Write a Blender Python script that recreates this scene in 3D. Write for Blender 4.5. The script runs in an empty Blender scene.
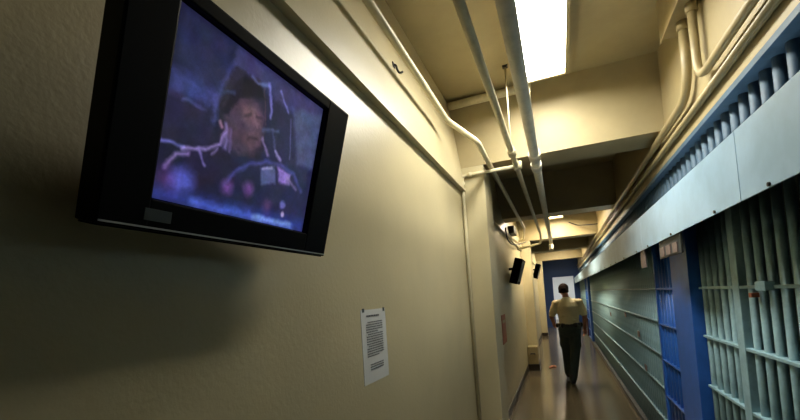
import bpy, bmesh, math, random
import numpy as np
from mathutils import Vector, Matrix
random.seed(4)
SC = bpy.context.scene
COL = SC.collection
PI = math.pi

# ---------------------------------------------------------------- materials
def lin(c):
    return tuple(((v/255)/12.92 if v/255 <= .04045 else ((v/255+.055)/1.055)**2.4) for v in c)

def mat(name, rgb, rough=.5, metal=0, noise=0, nscale=8, bump=0, bscale=60, spec=.5, stretch=None, dark=None):
    m = bpy.data.materials.new(name); m.use_nodes = True
    nt = m.node_tree; b = nt.nodes['Principled BSDF']
    c = lin(rgb)
    b.inputs['Base Color'].default_value = (*c, 1)
    b.inputs['Roughness'].default_value = rough
    b.inputs['Metallic'].default_value = metal
    b.inputs['Specular IOR Level'].default_value = spec
    tc = nt.nodes.new('ShaderNodeTexCoord')
    vec = tc.outputs['Object']
    if stretch:
        mp = nt.nodes.new('ShaderNodeMapping'); mp.inputs['Scale'].default_value = stretch
        nt.links.new(vec, mp.inputs['Vector']); vec = mp.outputs['Vector']
    if noise:
        n = nt.nodes.new('ShaderNodeTexNoise'); n.inputs['Scale'].default_value = nscale
        n.inputs['Detail'].default_value = 6; n.inputs['Roughness'].default_value = .6
        nt.links.new(vec, n.inputs['Vector'])
        r = nt.nodes.new('ShaderNodeValToRGB')
        k = dark if dark else tuple(v*(1-noise) for v in c)
        r.color_ramp.elements[0].position = .35; r.color_ramp.elements[0].color = (*k, 1)
        r.color_ramp.elements[1].position = .6; r.color_ramp.elements[1].color = (*c, 1)
        nt.links.new(n.outputs['Fac'], r.inputs['Fac'])
        nt.links.new(r.outputs['Color'], b.inputs['Base Color'])
    if bump:
        n2 = nt.nodes.new('ShaderNodeTexNoise'); n2.inputs['Scale'].default_value = bscale
        n2.inputs['Detail'].default_value = 4
        nt.links.new(vec, n2.inputs['Vector'])
        bp = nt.nodes.new('ShaderNodeBump'); bp.inputs['Strength'].default_value = bump
        bp.inputs['Distance'].default_value = .003
        nt.links.new(n2.outputs['Fac'], bp.inputs['Height'])
        nt.links.new(bp.outputs['Normal'], b.inputs['Normal'])
    return m

def emit(name, rgb, s):
    m = bpy.data.materials.new(name); m.use_nodes = True
    b = m.node_tree.nodes['Principled BSDF']
    b.inputs['Base Color'].default_value = (.8, .8, .8, 1)
    b.inputs['Emission Color'].default_value = (*lin(rgb), 1)
    b.inputs['Emission Strength'].default_value = s
    return m

CREAM = mat('cream_wall_paint', (184,173,138), .40, noise=.08, nscale=2.2, bump=.30, bscale=70)
CEIL = mat('cream_ceiling_paint', (164,150,112), .55, noise=.12, nscale=3, bump=.2, bscale=30)
PIPE = mat('painted_pipe', (206,196,162), .5, noise=.15, nscale=14)
COND = mat('dull_cream_conduit', (158,143,104), .45, noise=.15, nscale=10)
PIPEG = mat('grey_painted_pipe', (222,216,198), .5, noise=.15, nscale=14)
FLOOR = mat('waxed_floor', (90,81,64), .16, noise=.10, nscale=1.2, bump=.06, bscale=12)
BASE = mat('dark_baseboard', (40,32,26), .4)
BARM = mat('grey_blue_bar_paint', (142,178,190), .42, noise=.22, nscale=18)
BLUEG = mat('pale_blue_panel_paint', (174,206,232), .42, noise=.12, nscale=4, dark=lin((158,190,214)))
GRILLE = mat('blue_grille_paint', (76,102,124), .6, noise=.2, nscale=12)
BACKP = mat('deep_blue_backing', (22,40,60), .5, noise=.2, nscale=6)
BLUE = mat('bright_blue_door_paint', (38,92,178), .38, noise=.16, nscale=14)
DKBLUE = mat('dark_blue_wall_paint', (42,76,138), .5)
CELLW = mat('cell_wall_paint', (150,160,154), .7, noise=.2, nscale=3)
DARKST = mat('dark_steel', (52,58,60), .5, noise=.2)
BLACK = mat('black_plastic', (3,3,3), .45, spec=.08)
BLACK2 = mat('matte_black_plastic', (3,3,3), .8, spec=.06)
SILVER = mat('silver_trim', (190,190,186), .35, metal=.3)
STICK = mat('grey_sticker', (62,72,74), .6, noise=.2, nscale=60)
PAPER = mat('paper', (196,198,196), .7, noise=.04, nscale=12)
INK = mat('grey_ink', (96,98,102), .8)
FIXT = mat('fixture_enamel', (150,136,98), .5)
RED = mat('orange_red_notice', (158,92,66), .6, noise=.15, nscale=30)
WHITE = mat('white_room_paint', (220,222,220), .6)
HOOK = mat('blackened_iron', (26,24,20), .5)
BRASS = mat('worn_plate', (128,112,108), .5, noise=.3, nscale=40)
LAMP1 = emit('fluorescent_lens', (255,251,238), 62)
LAMP2 = emit('fluorescent_lens_far', (255,238,208), 120)
LAMP3 = emit('white_tube_light', (255,255,252), 40)
SKIN = mat('skin', (150,98,74), .5)
HAIR = mat('dark_brown_hair', (34,20,14), .9, bump=.5, bscale=120, spec=.15)
SHIRT = mat('tan_uniform_shirt', (206,192,152), .8, noise=.14, nscale=9, bump=.4, bscale=22)
TROUS = mat('dark_green_trousers', (36,48,42), .8, noise=.2, nscale=10, bump=.5, bscale=18)
LEATHER = mat('black_leather', (14,13,13), .35)
MAROON = mat('maroon_cover', (96,26,42), .5)

# ---------------------------------------------------------------- mesh helpers
class MB:
    def __init__(s): s.bm = bmesh.new()
    def box(s, x0, x1, y0, y1, z0, z1, bev=0, seg=2):
        r = bmesh.ops.create_cube(s.bm, size=1)
        vs = r['verts']
        for v in vs:
            v.co = Vector(((x0+x1)/2+v.co.x*(x1-x0), (y0+y1)/2+v.co.y*(y1-y0), (z0+z1)/2+v.co.z*(z1-z0)))
        if bev:
            es = list({e for v in vs for e in v.link_edges})
            bmesh.ops.bevel(s.bm, geom=es, offset=bev, segments=seg, affect='EDGES', profile=.6)
        return s
    def prism(s, prof, y0, y1, bev=0):
        """closed (x,z) profile swept along y"""
        a = [s.bm.verts.new((x, y0, z)) for x, z in prof]
        b = [s.bm.verts.new((x, y1, z)) for x, z in prof]
        fs = [s.bm.faces.new(a), s.bm.faces.new(b[::-1])]
        n = len(prof)
        for i in range(n):
            fs.append(s.bm.faces.new((a[i], b[i], b[(i+1) % n], a[(i+1) % n])))
        bmesh.ops.recalc_face_normals(s.bm, faces=fs)
        if bev:
            es = list({e for f in fs for e in f.edges})
            bmesh.ops.bevel(s.bm, geom=es, offset=bev, segments=2, affect='EDGES')
        return s
    def tube(s, pts, r, n=14, bend=0, cap=True):
        P = [Vector(p) for p in pts]
        if bend and len(P) > 2:
            Q = [P[0]]
            for i in range(1, len(P)-1):
                a, b, c = P[i-1], P[i], P[i+1]
                d1 = (a-b); d2 = (c-b)
                k = min(bend, d1.length*.49, d2.length*.49)
                s1 = b+d1.normalized()*k; s2 = b+d2.normalized()*k
                for t in range(7):
                    t /= 6
                    Q.append(s1*(1-t)**2+b*2*t*(1-t)+s2*t*t)
            Q.append(P[-1]); P = Q
        rs = r if isinstance(r, (list, tuple)) else [r]*len(P)
        rings = []; up = None
        for i, p in enumerate(P):
            if i == 0: t = P[1]-P[0]
            elif i == len(P)-1: t = P[-1]-P[-2]
            else: t = (P[i]-P[i-1]).normalized()+(P[i+1]-P[i]).normalized()
            t.normalize()
            if up is None:
                up = t.orthogonal().normalized()
            else:
                up = (up-t*up.dot(t)).normalized()
            w = t.cross(up)
            rings.append([s.bm.verts.new(p+(up*math.cos(a)+w*math.sin(a))*rs[i]) for a in [2*PI*k/n for k in range(n)]])
        for a, b in zip(rings, rings[1:]):
            for k in range(n):
                s.bm.faces.new((a[k], a[(k+1) % n], b[(k+1) % n], b[k])).smooth = True
        if cap:
            s.bm.faces.new(rings[0][::-1]); s.bm.faces.new(rings[-1])
        return s
    def rings(s, R, n=20):
        """stacked ellipses (cx,cy,z,rx,ry)"""
        L = []
        for cx, cy, z, rx, ry in R:
            L.append([s.bm.verts.new((cx+rx*math.cos(2*PI*k/n), cy+ry*math.sin(2*PI*k/n), z)) for k in range(n)])
        for a, b in zip(L, L[1:]):
            for k in range(n):
                s.bm.faces.new((a[k], a[(k+1) % n], b[(k+1) % n], b[k])).smooth = True
        s.bm.faces.new(L[0][::-1]); s.bm.faces.new(L[-1]); return s
    def ball(s, c, r, sub=2):
        q = bmesh.ops.create_icosphere(s.bm, subdivisions=sub, radius=1)
        if not isinstance(r, (tuple, list)): r = (r, r, r)
        for v in q['verts']:
            v.co = Vector((c[0]+v.co.x*r[0], c[1]+v.co.y*r[1], c[2]+v.co.z*r[2]))
        for f in {f for v in q['verts'] for f in v.link_faces}: f.smooth = True
        return s
    def limb(s, pts, rs, n=12):
        s.tube(pts, rs, n)
        for p, r in zip(pts, rs): s.ball(p, r)
        return s
    def build(s, name, m, parent=None, M=None, loc=None):
        if M is not None: bmesh.ops.transform(s.bm, matrix=M, verts=s.bm.verts)
        if loc is not None:
            bmesh.ops.translate(s.bm, vec=-Vector(loc), verts=s.bm.verts)
        bmesh.ops.recalc_face_normals(s.bm, faces=s.bm.faces)
        me = bpy.data.meshes.new(name); s.bm.to_mesh(me); s.bm.free()
        me.materials.append(m)
        o = bpy.data.objects.new(name, me); COL.objects.link(o)
        if loc is not None: o.location = loc
        if parent is not None: o.parent = parent
        return o

def thing(name, label, cat, loc, group=None):
    o = bpy.data.objects.new(name, None); COL.objects.link(o)
    o.location = loc; o.empty_display_size = .1
    o['label'] = label; o['category'] = cat
    if group: o['group'] = group
    return o
def tag(o, label, cat, group=None):
    o['label'] = label; o['category'] = cat
    if group: o['group'] = group
    return o
def struct(o, label=None):
    o['kind'] = 'structure'
    if label: o['label'] = label; 
    return o
class Sub:
    """collects parts given in world coordinates under an Empty"""
    def __init__(s, root): s.root = root; s.I = Matrix.Translation(-root.location)
    def add(s, mb, name, m, parent=None, label=None):
        o = mb.build(name, m, parent or s.root, M=s.I)
        if label: o['label'] = label
        return o

# ---------------------------------------------------------------- sizes (metres)
XL, XR = -.735, .807
ZC = 3.33
YB, YE = -3.0, 19.0
BEAMS = [(-2.4, -2.05), (3.41, 3.77), (6.08, 6.43), (9.0, 9.36), (11.75, 12.1), (15.2, 15.56)]
ZBM = 2.73

# ---------------------------------------------------------------- the setting
struct(MB().box(-1.0, 2.9, YB, 24, -.15, 0).build('floor', FLOOR))
struct(MB().box(-1.0, 2.9, YB, YE, ZC, ZC+.15).build('ceiling', CEIL))
struct(MB().prism([(-1, 0), (XL, 0), (XL, 2.52), (-.696, 2.52), (-.800, ZC), (-1, ZC)], YB, YE).build('wall_left', CREAM))
struct(MB().prism([(XR, 2.475), (XR+.16, 2.475), (XR+.16, ZC), (XR, ZC)], YB, YE).build('wall_right', CEIL))
struct(MB().box(-1, 2.9, YB-.15, YB, 0, ZC).build('wall_back', CREAM))
# cells behind the bars
struct(MB().box(2.75, 2.9, YB, YE, 0, ZC).build('wall_cell_rear', CELLW))
struct(MB().box(XR+.16, 2.75, YB, YE, 2.45, 2.6).build('ceiling_cell', CELLW))
k = 0
for y in (-1.2, 1.12, 4.02, 6.9, 9.8, 12.68, 15.6):
    struct(MB().box(XR+.09, 2.75, y-.06, y+.06, 0, 2.45).build('wall_cell_divider', CELLW))
# baseboard on the left, dark painted
for n, (a, b) in enumerate([(YB, 3.41), (3.79, 8.98), (9.38, 15.18), (15.58, YE)]):
    struct(MB().box(XL, XL+.012, a, b, 0, .11).build('baseboard_left', BASE))
# beams and their columns
t = 1
for a, b in BEAMS:
    struct(MB().box(-.79, XR, a, b, ZBM, ZC).build('trim_%d' % t, CEIL)); t += 1
    if round(a) in (6, 12): continue
    struct(MB().box(XL-.02, -.53, a, b+.02, 0, ZBM, bev=.006).build('trim_%d' % t, CREAM)); t += 1
    struct(MB().box(XL, -.518, a-.012, b+.032, 0, .13).build('baseboard_column', BASE))
# curb below the bars
struct(MB().box(XR-.035, XR+.09, YB, YE, 0, .07).build('trim_%d' % t, DARKST)); t += 1
# end wall with a doorway, and the bright room behind it
bm = MB()
bm.box(-1, -.30, YE, YE+.12, 0, ZC); bm.box(.61, 2.9, YE, YE+.12, 0, ZC); bm.box(-.30, .61, YE, YE+.12, 2.24, ZC)
struct(bm.build('wall_end', DKBLUE))
fr = MB().box(-.34, -.28, YE-.02, YE+.14, 0, 2.28).box(.59, .65, YE-.02, YE+.14, 0, 2.28).box(-.28, .59, YE-.02, YE+.14, 2.22, 2.28)
struct(fr.build('door_1', DKBLUE))
struct(MB().box(-1.9, -1.8, YE+.12, 24, 0, 2.9).build('wall_room_left', WHITE))
struct(MB().box(1.8, 1.9, YE+.12, 24, 0, 2.9).build('wall_room_right', WHITE))
struct(MB().box(-1.9, 1.9, 24, 24.1, 0, 2.9).build('wall_room_end', WHITE))
struct(MB().box(-1.9, 1.9, YE+.12, 24, 2.9, 3.0).build('ceiling_room', WHITE))

# ---------------------------------------------------------------- ceiling lights
def light(name, label, x0, x1, y0, y1, zb, skirt, m):
    """surface-mounted box: lens set up inside a skirt"""
    r = thing(name, label, 'ceiling light', ((x0+x1)/2, (y0+y1)/2, ZC))
    S = Sub(r)
    zl = zb+skirt
    f = MB().box(x0-.02, x0, y0-.02, y1+.02, zb, ZC).box(x1, x1+.02, y0-.02, y1+.02, zb, ZC)
    f.box(x0, x1, y0-.02, y0, zb, ZC).box(x0, x1, y1, y1+.02, zb, ZC)
    S.add(f, 'frame', FIXT)
    S.add(MB().box(x0, x1, y0, y1, zl+.01, ZC-.01), 'housing', FIXT)
    S.add(MB().box(x0, x1, y0, y1, zl, zl+.01), 'diffuser', m)
    return r
light('fluorescent_ceiling_light', 'large bright rectangular fluorescent light on the ceiling beside the pipes', -.17, .158, 1.95, 3.10, 3.185, .045, LAMP1)
light('fluorescent_ceiling_light', 'thin lit sliver of a ceiling light showing under the second beam', -.10, .16, 7.55, 8.72, 3.10, .035, LAMP2)
light('fluorescent_ceiling_light', 'lit ceiling light between the fourth and fifth beams, far down the hallway', -.10, .16, 13.3, 14.5, 3.10, .035, LAMP2)
light('fluorescent_ceiling_light', 'unseen ceiling light added before the end doorway to brighten the blue end wall', -.10, .16, 17.0, 17.25, 3.10, .035, LAMP2)  # added lamp, hidden behind the last beam, to brighten the blue end wall
r = thing('tube_light', 'bright white light on the ceiling of the room past the end doorway', 'ceiling light', (.15, 21, 2.89))
S = Sub(r)
S.add(MB().box(-.2, .5, 20.2, 21.8, 2.85, 2.895), 'housing', FIXT)
S.add(MB().box(-.15, .45, 20.25, 21.75, 2.83, 2.85), 'diffuser', LAMP3)

# ---------------------------------------------------------------- pipes
def pipe(name, label, pts, r, m, fits=(), bend=0, cat='pipe', group=None):
    o = thing(name, label, cat, pts[0], group); S = Sub(o)
    S.add(MB().tube(pts, r, 16, bend), 'pipe_run', m)
    for a, b, rr in fits:
        S.add(MB().tube([a, b], rr, 16), 'coupling', m)
    return o, S
o, S = pipe('ceiling_pipe', 'thin pipe high along the left wall, bending down under the first beam',
     [(-.645, -2.0, 2.855), (-.645, 2.70, 2.855), (-.462, 2.81, 2.70), (-.462, 3.02, 2.690), (-.475, 6.9, 2.690), (-.60, 8.3, 2.69), (-.72, 8.6, 2.69)], (.020), PIPE, bend=.05)
o, S = pipe('ceiling_pipe', 'middle pipe running down the hallway between the thin pipe and the thick pipe',
     [(-.255, -2.0, 2.66), (-.255, 7.6, 2.66), (-.255, 7.75, 2.50), (-.70, 8.0, 2.46)], .021, PIPE,
     [((-.255, 2.98, 2.66), (-.255, 3.10, 2.66), .030), ((-.255, 3.36, 2.66), (-.255, 3.46, 2.66), .028)], bend=.06)
S.add(MB().tube([(-.255, 3.02, 2.66), (-.255, 3.05, ZC-.01)], .006, 8), 'hanger_rod', PIPE)
S.add(MB().box(-.275, -.235, 3.03, 3.07, ZC-.012, ZC, bev=.003), 'hanger_plate', HOOK)
o, S = pipe('ceiling_pipe', 'thickest grey pipe beside the large ceiling light',
     [(-.100, -2.0, 2.64), (-.100, 8.85, 2.64), (-.100, 8.9, 2.52)], .034, PIPEG,
     [((-.1, 3.10, 2.64), (-.1, 3.22, 2.64), .044), ((-.1, 3.36, 2.64), (-.1, 3.50, 2.64), .043), ((-.1, 8.86, 2.47), (-.1, 8.88, 2.58), .045)], bend=.03)
S.add(MB().tube([(-.100, 3.15, 2.64), (-.100, 3.16, ZC-.005)], .006, 8), 'hanger_rod', PIPE)
o, S = pipe('cross_pipe', 'pipe crossing the ceiling in front of the first beam',
     [(-.78, 3.345, 3.275), (-.11, 3.345, 3.275)], .034, PIPE, [((-.12, 3.345, 3.275), (-.09, 3.345, 3.275), .038)])
o, S = pipe('support_conduit', 'slim conduit across the left column and down the corner beside it',
     [(-.235, 3.385, 2.655), (-.715, 3.385, 2.655), (-.715, 3.385, .0)], .014, PIPE,
     [((-.24, 3.385, 2.63), (-.24, 3.385, 2.69), .030), ((-.715, 3.385, 2.56), (-.715, 3.385, 2.60), .022),
      ((-.63, 3.385, 2.655), (-.66, 3.385, 2.655), .020)], bend=.04)
# cable drooping on the far left wall
tag(MB().tube([(-.69, 6.1, 2.60), (-.70, 6.3, 2.47), (-.69, 6.7, 2.42), (-.66, 7.6, 2.50), (-.62, 8.4, 2.62), (-.60, 8.9, 2.70)], .011, 8, bend=.2).build('hanging_cable', HOOK),
    'dark cable looping down the left wall above the far televisions', 'cable')
tag(MB().tube([(.28, 8.97, 3.02), (.42, 8.9, 2.93), (.55, 8.7, 2.88), (.78, 8.6, 2.86)], .010, 8, bend=.15).build('hanging_cable', HOOK),
    'dark cable crossing to the right wall in front of the third beam', 'cable')
tag(MB().box(-.79, -.62, 6.7, 7.1, 2.60, 2.72, bev=.006).build('junction_box', HOOK), 'dark box on the left wall where the thin pipe goes', 'box')

# right wall conduits and junction box
bx = thing('junction_box', 'large cream junction box at the top of the right wall', 'junction box', (XR, 2.66, 3.2)); S = Sub(bx)
S.add(MB().box(XR-.115, XR, 2.42, 2.80, 3.08, 3.32, bev=.006), 'box_body', COND)
S.add(MB().box(XR-.123, XR-.115, 2.405, 2.815, 3.065, 3.325, bev=.003), 'cover', COND)
pipe('wall_conduit', 'conduit turning down from the junction box and running back along the right wall',
     [(XR-.045, 2.50, 3.09), (XR-.045, 2.50, 2.655), (XR-.03, -2, 2.655)], .021, COND,
     [((XR-.045, 2.50, 3.03), (XR-.045, 2.50, 3.09), .028)], bend=.13)
pipe('wall_conduit', 'conduit turning down from the junction box and running far down the right wall',
     [(XR-.045, 2.66, 3.09), (XR-.045, 2.66, 2.66), (XR-.03, 18.8, 2.66)], .025, COND,
     [((XR-.045, 2.66, 3.03), (XR-.045, 2.66, 3.09), .032)], bend=.30)
pipe('wall_conduit', 'lowest straight conduit running the whole length above the blue grille',
     [(XR-.022, -2.5, 2.575), (XR-.022, 18.8, 2.575)], .020, COND)

# iron hook
h = MB().tube([(-.745, 1.955, 2.885), (-.728, 1.955, 2.88), (-.722, 1.958, 2.85), (-.715, 1.97, 2.838), (-.702, 1.985, 2.85)], .006, 8, bend=.01).box(-.755, -.738, 1.94, 1.97, 2.868, 2.895)
tag(h.build('wall_hook', HOOK), 'small black hook on the upper left wall beside the thin pipe', 'hook')
PICTURE = [
  ('p',[(0.017,0.497),(0.182,0.501),(0.173,0.381),(0.157,0.316),(0.021,0.327)],(38,42,78),0.03),
  ('p',[(0.202,0.498),(0.666,0.494),(0.666,0.401),(0.519,0.403),(0.31,0.432),(0.199,0.435)],(62,60,108),0.02),
  ('p',[(0.01,0.337),(0.166,0.343),(0.168,0.298),(0.102,0.281),(0.006,0.279)],(58,66,128),0.03),
  ('l',[(0.009,0.278),(0.059,0.275)],0.008,(50,40,75),0.02),
  ('l',[(0.059,0.273),(0.123,0.273)],0.005,(95,105,170),0.012),
  ('p',[(0.003,0.263),(0.157,0.276),(0.168,0.187),(0.008,0.153)],(36,32,62),0.015),
  ('p',[(0.476,0.429),(0.651,0.472),(0.654,0.255),(0.551,0.245)],(74,82,122),0.02),
  ('p',[(0.196,0.433),(0.307,0.447),(0.346,0.4),(0.372,0.294),(0.362,0.213),(0.25,0.178),(0.192,0.213),(0.162,0.324)],(40,34,52),0.012),
  ('p',[(0.186,0.317),(0.218,0.349),(0.278,0.379),(0.323,0.377),(0.351,0.343),(0.362,0.294),(0.353,0.25),(0.317,0.208),(0.268,0.193),(0.232,0.206),(0.202,0.241)],(74,56,76),0.018),
  ('p',[(0.252,0.34),(0.308,0.364),(0.342,0.339),(0.34,0.305),(0.29,0.286),(0.26,0.306)],(104,78,92),0.022),
  ('p',[(0.275,0.274),(0.342,0.299),(0.345,0.247),(0.305,0.221),(0.275,0.236)],(92,66,82),0.02),
  ('l',[(0.266,0.315),(0.29,0.327)],0.005,(36,28,42),0.012),
  ('l',[(0.316,0.329),(0.338,0.337)],0.004,(40,30,46),0.01),
  ('l',[(0.307,0.328),(0.323,0.299)],0.004,(128,98,116),0.01),
  ('l',[(0.297,0.257),(0.335,0.267)],0.004,(44,28,42),0.012),
  ('l',[(0.265,0.208),(0.309,0.203),(0.348,0.235)],0.006,(52,38,54),0.02),
  ('p',[(0.202,0.348),(0.208,0.392),(0.25,0.425),(0.311,0.429),(0.346,0.4),(0.303,0.387),(0.254,0.369),(0.221,0.333),(0.207,0.29),(0.183,0.293)],(24,20,34),0.012),
  ('l',[(0.197,0.446),(0.169,0.362),(0.16,0.317),(0.158,0.253)],0.007,(76,80,150),0.024),
  ('l',[(0.166,0.343),(0.215,0.363)],0.004,(60,76,120),0.015),
  ('l',[(0.178,0.264),(0.189,0.248)],0.006,(190,140,170),0.01),
  ('l',[(0.201,0.264),(0.213,0.221),(0.213,0.187)],0.009,(136,122,186),0.014),
  ('l',[(0.222,0.254),(0.231,0.19)],0.006,(110,92,150),0.014),
  ('p',[(0.094,0.148),(0.212,0.19),(0.283,0.162),(0.264,0.094),(0.141,0.069),(0.068,0.083)],(34,28,54),0.012),
  ('l',[(0.003,0.149),(0.039,0.154),(0.08,0.155)],0.007,(118,118,214),0.01),
  ('l',[(0.075,0.15),(0.136,0.168),(0.195,0.199),(0.203,0.235)],0.009,(160,140,214),0.012),
  ('l',[(0.095,0.141),(0.06,0.129),(0.041,0.105),(0.033,0.086)],0.009,(158,132,206),0.014),
  ('l',[(0.124,0.161),(0.152,0.124)],0.006,(140,120,196),0.01),
  ('l',[(0.169,0.164),(0.187,0.182)],0.006,(140,126,190),0.01),
  ('l',[(0.272,0.442),(0.301,0.434),(0.349,0.448)],0.006,(104,120,180),0.012),
  ('l',[(0.348,0.454),(0.371,0.398),(0.377,0.353)],0.009,(138,136,230),0.012),
  ('l',[(0.329,0.432),(0.36,0.323)],0.002,(110,80,90),0.008),
  ('l',[(0.403,0.456),(0.431,0.431),(0.455,0.403)],0.006,(130,130,222),0.01),
  ('l',[(0.355,0.304),(0.426,0.324)],0.008,(86,98,140),0.015),
  ('l',[(0.356,0.278),(0.393,0.229)],0.008,(160,136,196),0.014),
  ('l',[(0.396,0.32),(0.422,0.259)],0.006,(80,84,130),0.012),
  ('l',[(0.428,0.255),(0.455,0.234)],0.008,(176,160,224),0.012),
  ('l',[(0.476,0.386),(0.507,0.251)],0.002,(120,120,180),0.008),
  ('p',[(0.37,0.181),(0.435,0.207),(0.455,0.148),(0.384,0.123)],(84,92,140),0.012),
  ('p',[(0.451,0.208),(0.526,0.204),(0.526,0.158),(0.469,0.159)],(150,122,206),0.014),
  ('l',[(0.508,0.184),(0.57,0.154)],0.006,(150,130,180),0.014),
  ('l',[(0.232,0.092),(0.264,0.135),(0.315,0.175),(0.393,0.209),(0.475,0.219),(0.544,0.205),(0.602,0.153)],0.009,(74,76,150),0.016),
  ('l',[(0.38,0.181),(0.422,0.196)],0.006,(170,165,215),0.01),
  ('b',(0.049,0.056),0.035,(90,50,110),0.05),
  ('b',(0.09,0.064),0.035,(92,104,224),0.04),
  ('b',(0.242,0.085),0.02,(130,80,160),0.03),
  ('b',(0.332,0.1),0.02,(130,76,160),0.03),
  ('b',(0.429,0.063),0.02,(90,60,110),0.03),
  ('p',[(0.003,0.029),(0.648,0.041),(0.645,0.004),(0.003,0.001)],(52,66,160),0.05),
  ('l',[(0.134,0.015),(0.264,0.014),(0.579,0.006)],0.014,(88,116,236),0.03),
  ('l',[(0.375,0.014),(0.565,0.016)],0.01,(150,190,250),0.025),
  ('b',(0.511,0.083),0.014,(110,110,190),0.012),
  ('b',(0.519,0.051),0.01,(205,185,232),0.008),
]
TVE = 1.0
EXPO = -.2

# ---------------------------------------------------------------- cell fronts
CB = [1.56, 1.262, .957, .655, .345]
def cell_front(name, label, y0, y1, m, first, ztop=2.06, posts=(), skip=(), pitch=.1, cat='cell bars', cby=None, x=XR+.022, r=.0175, lock=None):
    g = thing(name, label, cat, (x, (y0+y1)/2, .07)); S = Sub(g)
    proto = None
    y = first; n = 0
    while y < y1-.02:
        if y > y0+.02:
            if proto is None:
                proto = MB().tube([(0, 0, .07), (0, 0, ztop)], r, 12).build('bar', m, g, M=Matrix.Translation((0, 0, -.07)))
                b = proto
            else:
                b = proto.copy(); COL.objects.link(b); b.parent = g
            b.location = (0, y-(y0+y1)/2, 0)
        y += pitch
    a, c = cby or (y0, y1)
    for z in CB:
        S.add(MB().box(x-.028, x+.02, a, c, z-.007, z+.007, bev=.002), 'crossbar', m)
    for (p0, p1) in posts:
        S.add(MB().box(x-.03, x+.03, p0, p1, .07, ztop, bev=.004), 'post', m)
    return g, S
g, S = cell_front('cell_bar_front', 'nearest run of grey-blue cell bars at the right edge, with a lock block', -1.0, 2.385, BARM, -.98)
S.add(MB().box(XR-.035, XR+.0, 2.05, 2.14, 1.545, 1.585, bev=.004), 'lock_block', BARM)
S.add(MB().box(XR-.03, XR+.0, 2.195, 2.225, 1.515, 1.535, bev=.003), 'lock_tab', RED, label='small reddish tab')
g, S = cell_front('cell_bar_front', 'short run of grey-blue bars between the bright blue door and the thick post', 2.385, 2.99, BARM, 2.56, posts=[(2.385, 2.465)])
g, S = cell_front('cell_bar_front', 'long run of grey-green bars beyond the bright blue door', 4.02, 12.7, BARM, 4.06)
for y, z in ((6.15, 1.21), (5.25, 1.04), (7.9, 1.12), (5.0, .70)):
    S.add(MB().box(XR-.014, XR-.006, y-.055, y+.055, z-.025, z+.04, bev=.002), 'slot_tab', BRASS, label='pale metal tab')
g, S = cell_front('cell_bar_front', 'last run of grey bars near the end of the hallway', 14.3, 18.98, BARM, 14.36)
# blue doors
def blue_door(label, y0, y1, yp):
    g, S = cell_front('cell_door', label, yp, y1, BLUE, yp+.06, posts=[(y1-.04, y1)], cat='cell door', x=XR-.015, ztop=2.0)
    S.add(MB().box(XR-.05, XR+.015, y0, yp, .075, 2.0, bev=.004), 'lock_plate', BLUE)
    S.add(MB().box(XR-.05, XR+.015, y0, y1, .073, .11, bev=.003), 'bottom_rail', BLUE)
    return S
S = blue_door('bright blue barred cell door with a solid plate beside the nearer bars', 3.0, 4.01, 3.42)
blue_door('farther blue barred cell door near the end of the hallway', 12.75, 14.25, 13.2)

# transom grilles above the track cover
def transom(label, y0, y1, first):
    g = thing('transom_grille', label, 'grille', (XR+.02, (y0+y1)/2, 2.135)); S = Sub(g)
    S.add(MB().box(XR+.10, XR+.12, y0, y1, 2.135, 2.47), 'backing_panel', BACKP)
    S.add(MB().prism([(XR-.022, 2.447), (XR+.12, 2.447), (XR+.12, 2.475), (XR-.022, 2.475)], y0, y1), 'top_flange', GRILLE)
    proto = None; y = first
    while y < y1-.01:
        if y > y0+.01:
            if proto is None:
                proto = MB().tube([(0, 0, 0), (0, 0, .313)], .022, 12).build('bar', GRILLE, g); b = proto
            else:
                b = proto.copy(); COL.objects.link(b); b.parent = g
            b.location = (.025, y-(y0+y1)/2, 0)
        y += .1045
transom('nearest stretch of blue barred grille above the pale blue cover', -1.0, 6.5, -.9+.028)
transom('middle stretch of blue barred grille above the pale blue cover', 6.5, 12.7, 6.55)
transom('farthest stretch of blue barred grille above the pale blue cover', 12.7, 18.98, 12.75)

# pale blue sliding-door track cover
XF = .62
g = thing('track_cover', 'long pale blue steel cover boxing in the sliding-door track above the bars', 'track cover', (XR, 2, 1.88)); S = Sub(g)
y = 1.752-1.81*2
while y < YE-.3:
    y1 = min(y+1.81, YE-.02)
    S.add(MB().box(XF, XF+.006, y+.0025, y1-.0025, 1.875, 2.13, bev=.001), 'cover_panel', BLUEG)
    for q in (.25, .95, 1.6):
        S.add(MB().tube([(XF-.006, y+q, 1.884), (XF+.003, y+q, 1.884)], .007, 8), 'bolt', HOOK)
    y += 1.81
S.add(MB().prism([(XF+.006, 2.118), (XF+.006, 2.13), (XR+.10, 2.13), (XR+.10, 2.118)], -1.8, YE-.02), 'top_plate', BLUEG)
S.add(MB().box(XF+.006, XF+.012, -1.8, YE-.02, 1.90, 2.118), 'inner_web', DARKST)
S.add(MB().box(XF+.012, XR+.06, -1.8, YE-.02, 2.07, 2.082), 'track_plate', DARKST)
S.add(MB().box(XR-.09, XR-.07, -1.8, YE-.02, 1.96, 2.07), 'track_rail', DARKST)
# plates hanging under the cover
for (p0, p1, z0, tiles) in ((2.58, 3.08, 1.765, (2.64, 2.79, 2.94)), (3.58, 3.74, 1.74, ())):
    pl = S.add(MB().box(XF+.012, XF+.022, p0, p1, z0, 1.905, bev=.002), 'number_plate', DARKST if tiles else BRASS, label='small worn plate')
    for y in tiles:
        S.add(MB().box(XF+.006, XF+.012, y, y+.10, 1.775, 1.835, bev=.002), 'tile', BRASS, parent=pl, label='worn pale tile')

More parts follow.
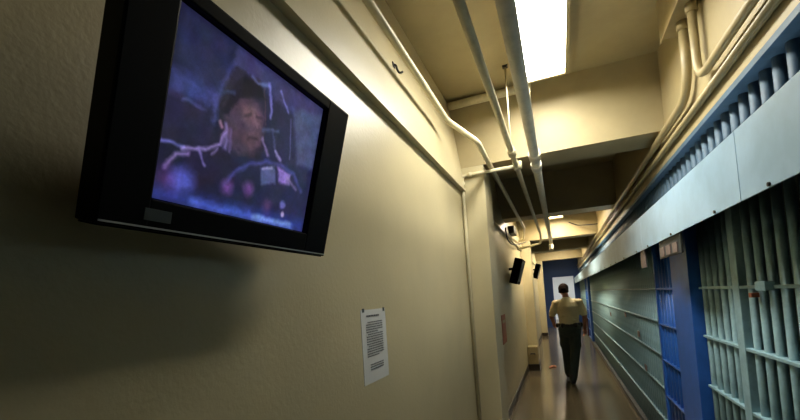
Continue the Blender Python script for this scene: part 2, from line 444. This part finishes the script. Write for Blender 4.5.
# ---------------------------------------------------------------- television near the camera
CAMP = Vector((0, 0, 1.6)); D = .65
Nn = Vector((.96332, 0, -.26836)); Vd = Vector((-.26836, 0, -.96332)); U = Vector((0, 1, 0))
BLc = CAMP-Vector((.9516, -.6897, .3070)).copy()*0+Vector((-.9516*D, .6897*D, .3070*D))   # lower left corner of the picture
SW, SH = .6520*D, .4987*D
TM = Matrix(((U.x, -Vd.x, Nn.x, BLc.x), (U.y, -Vd.y, Nn.y, BLc.y), (U.z, -Vd.z, Nn.z, BLc.z), (0, 0, 0, 1)))
tv = thing('wall_television', 'large black television tilted down from the left wall, showing a driver in blue light', 'television', (-.70, BLc.y+SW/2, 1.95))
IT = Matrix.Translation(-tv.location) @ TM
def tvp(mb, name, m, parent=tv, label=None):
    o = mb.build(name, m, parent, M=IT)
    if label: o['label'] = label
    return o
x0, x1, y0, y1 = -.083, SW+.100, -.055, SH+.028
b = MB().box(x0, -.002, y0, y1, -.038, .012, bev=.004).box(SW+.002, x1, y0, y1, -.038, .012, bev=.004)
b.box(-.004, SW+.004, y0, -.002, -.038, .0115, bev=.003).box(-.004, SW+.004, SH+.002, y1, -.038, .0115, bev=.003)
tvp(b, 'bezel', BLACK)
tvp(MB().box(x0+.045, x1-.045, y0+.03, y1-.03, -.075, -.036, bev=.015), 'rear_casing', BLACK2)
for a in (x0+.018, SW+.034):
    c = MB()
    for i in range(26): c.box(a, a+.046, y0+.05+i*.0115, y0+.0555+i*.0115, .0115, .0118)
    tvp(c, 'speaker_grille', BLACK2)
# bottom lip with silver line
tvp(MB().box(x0+.004, x1-.004, y0-.003, y0+.001, -.036, .006, bev=.004), 'bottom_lip', BLACK2)
tvp(MB().box(x0+.004, x1-.002, y0+.004, y0+.0068, .0105, .0138), 'silver_trim', SILVER)
tvp(MB().box(-.012, .036, -.038, -.018, .0115, .0128, bev=.0004), 'sticker', STICK, label='small grey sticker')
# picture
GW, GH = 260, 200
xs = np.linspace(0, 1, GW+1); ys = np.linspace(0, 1, GH+1)
X, Y = np.meshgrid(xs*.652, ys*.4987)
rng = np.random.default_rng(3)
def vnoise(nx, ny):
    g = rng.random((ny+2, nx+2)); u = np.linspace(0, nx, GW+1)[None, :]+0*X; v = np.linspace(0, ny, GH+1)[:, None]+0*X
    i = u.astype(int); j = v.astype(int); fu = u-i; fv = v-j; fu = fu*fu*(3-2*fu); fv = fv*fv*(3-2*fv)
    return (g[j, i]*(1-fu)+g[j, i+1]*fu)*(1-fv)+(g[j+1, i]*(1-fu)+g[j+1, i+1]*fu)*fv-.5
X0, Y0 = X, Y
X = X0+.007*vnoise(30, 24)+.003*vnoise(80, 60); Y = Y0+.007*vnoise(30, 24)+.003*vnoise(80, 60)
img = np.zeros(X.shape+(3,)); img[:] = (24, 25, 48)
img += np.stack([X*30, X*30, X*50], -1)
def sdseg(p, q):
    px, py = X-p[0], Y-p[1]; dx, dy = q[0]-p[0], q[1]-p[1]
    t = np.clip((px*dx+py*dy)/(dx*dx+dy*dy+1e-12), 0, 1)
    return np.hypot(px-t*dx, py-t*dy)
def put(dist, soft, c, al=.92):
    a = np.clip(.5-dist/soft, 0, 1)[..., None]*al
    img[:] = img*(1-a)+np.array(c)*a
for s in PICTURE:
    if s[0] == 'p':
        pts = s[1]; ins = np.zeros(X.shape, bool); dm = np.full(X.shape, 9.)
        for p, q in zip(pts, pts[1:]+pts[:1]):
            dm = np.minimum(dm, sdseg(p, q))
            c = ((p[1] > Y) != (q[1] > Y)) & (X < (q[0]-p[0])*(Y-p[1])/((q[1]-p[1])+1e-12)+p[0])
            ins ^= c
        put(np.where(ins, -dm, dm), s[3], s[2])
    elif s[0] == 'l':
        dm = np.full(X.shape, 9.)
        for p, q in zip(s[1], s[1][1:]): dm = np.minimum(dm, sdseg(p, q))
        put(dm-s[2]*.5, s[4], s[3])
    else:
        put(np.hypot(X-s[1][0], Y-s[1][1])-s[2], s[4], s[3], .8)
X, Y = X0, Y0
img *= 1+.20*vnoise(34, 26)[..., None]+.16*vnoise(90, 70)[..., None]
img += np.stack([vnoise(18, 14)*9, vnoise(20, 16)*7, vnoise(15, 12)*12], -1)
img += (rng.random(X.shape)[..., None]-.5)*9
img = np.clip(img/255, 0, 1); li = np.where(img <= .04045, img/12.92, ((img+.055)/1.055)**2.4)
verts = np.stack([(X/.652*SW).ravel(), (Y/.4987*SH).ravel(), np.full(X.size, -.004)], -1)
vi = np.arange(X.size).reshape(X.shape)
faces = np.stack([vi[:-1, :-1], vi[:-1, 1:], vi[1:, 1:], vi[1:, :-1]], -1).reshape(-1, 4)
me = bpy.data.meshes.new('screen'); me.from_pydata(verts.tolist(), [], faces.tolist())
ca = me.color_attributes.new('picture', 'FLOAT_COLOR', 'POINT')
ca.data.foreach_set('color', np.concatenate([li.reshape(-1, 3), np.ones((X.size, 1))], 1).ravel().astype('f'))
me.transform(IT); 
SCR = bpy.data.materials.new('screen_picture'); SCR.use_nodes = True
nt = SCR.node_tree; pb = nt.nodes['Principled BSDF']
at = nt.nodes.new('ShaderNodeVertexColor'); at.layer_name = 'picture'
pb.inputs['Base Color'].default_value = (.01, .01, .012, 1); pb.inputs['Roughness'].default_value = .35
nt.links.new(at.outputs['Color'], pb.inputs['Emission Color']); pb.inputs['Emission Strength'].default_value = TVE
me.materials.append(SCR)
so = bpy.data.objects.new('screen', me); COL.objects.link(so); so.parent = tv; so['label'] = 'screen showing a driver in dark blue light'
# wall bracket
W = Sub(tv)
W.add(MB().box(XL, XL+.012, BLc.y+.10, BLc.y+.30, 1.85, 2.10, bev=.003), 'wall_plate', BLACK2)
W.add(MB().box(XL+.01, -.60, BLc.y+.18, BLc.y+.22, 1.95, 1.99, bev=.003), 'bracket_arm', BLACK2)

# far televisions
def far_tv(label, y, z, xo):
    g = thing('wall_television', label, 'television', (XL, y, z), 'televisions along the left wall'); S = Sub(g)
    c, s_ = math.cos(.27), math.sin(.27)
    Mx = Matrix.Translation((XL+xo, y, z)) @ Matrix.Rotation(.30, 4, 'Y')
    def p(mb, name, m):
        o = mb.build(name, m, g, M=S.I @ Mx); return o
    p(MB().box(-.06, .06, -.27, .27, -.20, .20, bev=.012), 'casing', BLACK2)
    p(MB().box(.058, .064, -.22, .22, -.15, .17, bev=.002), 'screen', BLACK)
    S.add(MB().tube([(XL, y, z+.05), (XL+xo-.03, y, z+.05)], .02, 10), 'bracket_arm', BLACK2)
far_tv('black television on the left wall, the nearer of the two small far ones', 6.55, 1.95, .13)
far_tv('black television on the left wall, the farther of the two small far ones', 11.6, 2.18, .18)

# ---------------------------------------------------------------- notice, poster, cabinet, rag
n = thing('notice', 'white printed paper notice taped on the left wall', 'notice', (XL, 1.50, 1.43)); S = Sub(n)
S.add(MB().box(XL, XL+.0012, 1.386, 1.621, 1.277, 1.574), 'paper', PAPER)
for (y, z) in ((1.400, 1.568), (1.595, 1.566)):
    S.add(MB().box(XL+.0012, XL+.0018, y, y+.018, z-.004, z+.012), 'tape', STICK)
tx = MB(); rr = random.Random(5)
def words(z, a, b, h=.0042):
    y = a
    while y < b:
        w = min(rr.uniform(.008, .022), b-y)
        tx.box(XL+.0022, XL+.0028, 1.386+y, 1.386+y+w, z-h/2, z+h/2); y += w+.004
words(1.548, .045, .165, .007)
S.add(tx, 'printed_heading', INK); tx = MB()
for i in range(15):
    words(1.522-i*.0098, .040 if i % 5 else .055, .195-(.05*rr.random() if i % 5 == 4 else 0))
S.add(tx, 'printed_text', INK); tx = MB()
for i in range(3): words(1.350-i*.0098, .06, .185)
S.add(tx, 'printed_footer', INK)
g = thing('wall_poster', 'small orange-red notice on the left wall just past the first column', 'notice', (XL, 5.43, 1.14)); S = Sub(g)
S.add(MB().box(XL, XL+.006, 5.25, 5.62, .95, 1.33), 'backing', RED)
S.add(MB().box(XL+.006, XL+.008, 5.30, 5.57, 1.22, 1.26), 'printed_band', FIXT)
g = thing('floor_cabinet', 'low cream box on a dark plinth beside the second column', 'cabinet', (-.6, 8.75, 0)); S = Sub(g)
S.add(MB().box(-.72, -.52, 8.60, 8.96, .13, .48, bev=.006), 'box_body', FIXT)
S.add(MB().box(-.722, -.50, 8.58, 8.975, 0, .13, bev=.004), 'plinth', BASE)
S.add(MB().tube([(-.66, 8.60, .33), (-.66, 8.57, .35), (-.58, 8.57, .35), (-.58, 8.60, .33)], .012, 8, bend=.02), 'handle', HOOK)
rg = MB(); 
for i in range(7):
    a = i*.9; rg.ball((-.27+.05*math.cos(a), 9.0+.10*math.sin(a*1.3), .014), (.030, .05, .013), 1)
tag(rg.build('crumpled_rag', RED), 'small reddish-brown rag on the floor left of the officer', 'rag')

# ---------------------------------------------------------------- the officer walking away
def remesh(o, vox, sm=3):
    m = o.modifiers.new('r', 'REMESH'); m.mode = 'VOXEL'; m.voxel_size = vox; m.use_smooth_shade = True
    s = o.modifiers.new('s', 'SMOOTH'); s.iterations = sm; s.factor = .5
    dg = bpy.context.evaluated_depsgraph_get(); dg.update()
    me = bpy.data.meshes.new_from_object(o.evaluated_get(dg)); me.name = o.name
    old = o.data; o.modifiers.clear(); o.data = me; bpy.data.meshes.remove(old)
    return o
PX, PY = .10, 7.47
sh = 1.395
RA = [(.185, 0, sh), (.255, -.03, 1.14), (.245, .09, .93)]
LA = [(-.195, 0, sh), (-.275, -.02, 1.15), (-.245, .17, 1.02)]
RL = [(.085, 0, .92), (.055, -.01, .50), (-.01, -.09, .09)]
LL = [(-.085, 0, .92), (-.075, .20, .52), (-.075, .36, .11)]
b = MB()
b.rings([(0, 0, .88, .12, .09), (0, 0, .95, .165, .11), (0, 0, 1.08, .135, .095), (0, .0, 1.25, .155, .10), (0, .0, 1.36, .17, .10), (0, .01, 1.43, .12, .075), (-.01, .02, 1.46, .065, .06)])
b.limb([(-.01, .015, 1.42), (-.03, .03, 1.56)], [.055, .052])
b.ball((-.045, .045, 1.615), (.072, .092, .105), 3)                # skull
b.ball((-.045, .085, 1.575), (.050, .055, .065), 2)                # jaw
b.limb([(-.045, .135, 1.625), (-.045, .155, 1.595)], [.010, .015]) # nose
b.ball((-.045, .134, 1.565), (.024, .010, .007), 2)                # lips
for s in (-1, 1):
    b.ball((-.045+s*.073, .045, 1.60), (.010, .020, .030), 2)      # ears
    b.ball((-.045+s*.028, .128, 1.625), (.013, .010, .008), 2)     # eyes
b.limb(RA, [.055, .042, .027]); b.limb(LA, [.055, .042, .027])
for A in (RL, LL): b.limb(A, [.085, .055, .038])
def hand(w, d, side):
    w = Vector(w); d = Vector(d).normalized(); o_ = Vector((side, 0, 0)); f = d.cross(o_).normalized()
    b.limb([w, w+d*.045, w+d*.085], [.024, .034, .030], 10)
    for i, L in enumerate((.062, .075, .070, .055)):
        r0 = w+d*.085+f*(.027-.018*i)
        b.limb([r0, r0+d*L*.5-o_*.010, r0+d*L*.85-o_*.030], [.0095, .009, .008], 8)
    t0 = w+d*.03+f*.026
    b.limb([t0, t0+d*.03+f*.02, t0+d*.06+f*.02-o_*.015], [.012, .011, .009], 8)
hand(RA[2], (0.0, .25, -1), 1); hand(LA[2], (.02, .9, -.5), -1)
per = b.build('person', SKIN, loc=(0, 0, 0))
remesh(per, .0075, 2); per.location = (PX, PY, 0)
tag(per, 'officer in tan short-sleeved shirt and dark green trousers walking away down the hallway', 'person')
def cl(mb, name, m, vox=.010, sm=3):
    o = mb.build(name, m, per); remesh(o, vox, sm); return o
s = MB()
s.rings([(0, -.005, .985, .150, .125), (0, -.01, 1.02, .166, .140), (0, -.015, 1.09, .162, .138), (0, -.012, 1.22, .176, .132), (0, -.01, 1.32, .186, .122), (0, .0, 1.39, .165, .105), (-.006, .008, 1.435, .115, .085), (-.012, .015, 1.468, .070, .070), (-.012, .018, 1.485, .062, .062)])
for A in (RA, LA):
    a0 = Vector(A[0]); a1 = a0.lerp(Vector(A[1]), .80)
    s.limb([a0*.62+Vector((0, 0, 1.405*.38-.012)), a0+Vector((0, 0, -.012)), a0.lerp(a1, .5), a1], [.066, .066, .064, .061])
for f_ in ((-.06, 1.16, .05), (.07, 1.10, -.05), (.0, 1.04, .07)):
    s.limb([(f_[0]-.06, -.135, f_[1]), (f_[0]+.06, -.138, f_[1]+f_[2]*.5)], [.010, .010], 8)
cl(s, 'shirt', SHIRT)
s = MB()
s.rings([(0, 0, .80, .10, .10), (0, -.01, .86, .172, .138), (0, -.02, .93, .190, .155), (0, -.005, 1.01, .155, .125)])
for A, sx in ((RL, 1), (LL, -1)):
    h_, k_, a_ = [Vector(p) for p in A]
    s.limb([h_, h_.lerp(k_, .5), k_, k_.lerp(a_, .5), a_+Vector((0, 0, .0))], [.102, .096, .080, .074, .066])
    s.ball(h_.lerp(k_, .62)+Vector((sx*.075, 0, 0)), (.028, .06, .08), 2)
cl(s, 'trousers', TROUS)
s = MB()
s.rings([(0, -.003, .985, .188, .142), (0, -.003, .99, .194, .146), (0, -.003, 1.035, .192, .144), (0, -.003, 1.04, .186, .140)], 32)
for a in (-.1, .55, 1.1, 2.0, 2.6, 3.2, 4.1, 5.3):
    c_, s_ = math.cos(a), math.sin(a)
    s.ball((.19*c_, .145*s_, 1.0), (.032, .028, .045), 2)
cl(s, 'duty_belt', LEATHER, .007, 1)
s = MB()
s.ball((-.045, .030, 1.637), (.086, .096, .094), 3)
s.ball((-.045, -.045, 1.61), (.060, .035, .062), 2)
for i in range(9):
    a = PI+i*PI/8
    s.ball((-.045+.066*math.cos(a), .01+.060*math.sin(a), 1.585), (.022, .022, .034), 1)
cl(s, 'hair', HAIR, .008, 2)
for A, tilt in ((RL, 0), (LL, 0)):
    a_ = Vector(A[2]); 
    s = MB().limb([a_+Vector((0, -.01, .05)), a_+Vector((0, 0, -.04))], [.052, .050])
    z = a_.z-.09
    s.ball((a_.x, a_.y-.02, z+.045), (.046, .060, .045), 2)
    s.ball((a_.x, a_.y+.09, z+.038), (.050, .105, .038), 3)
    o = cl(s, 'shoe', LEATHER, .008, 2)
nb = thing('notebook', 'maroon notebook carried in the right hand of the officer', 'notebook', (PX+.275, PY+.10, .86)); S = Sub(nb)
S.add(MB().box(PX+.286, PX+.304, PY+.0, PY+.22, .80, 1.10, bev=.003), 'cover', MAROON)
S.add(MB().box(PX+.289, PX+.301, PY+.005, PY+.223, .805, 1.095), 'pages', PAPER)

# ---------------------------------------------------------------- world, camera, view
w = bpy.data.worlds.new('world'); SC.world = w; w.use_nodes = True
w.node_tree.nodes['Background'].inputs['Color'].default_value = (.02, .02, .02, 1)
cam = bpy.data.cameras.new('camera'); co = bpy.data.objects.new('camera', cam); COL.objects.link(co)
cam.sensor_width = 36; cam.lens = 395.08/800*36; cam.shift_y = (282.46-210)/800; cam.clip_start = .02
R_ = Vector((.92452161, .37550727, -.06522331)); F_ = Vector((-.37301637, .92661519, .04736118)); U_ = Vector((.07822137, -.01945707, .99674613))
co.matrix_world = Matrix(((R_.x, U_.x, -F_.x, 0), (R_.y, U_.y, -F_.y, 0), (R_.z, U_.z, -F_.z, 1.6), (0, 0, 0, 1)))
SC.camera = co
SC.view_settings.view_transform = 'Standard'; SC.view_settings.look = 'None'
SC.view_settings.gamma = 1; SC.view_settings.exposure = EXPO; SC.view_settings.use_curve_mapping = False
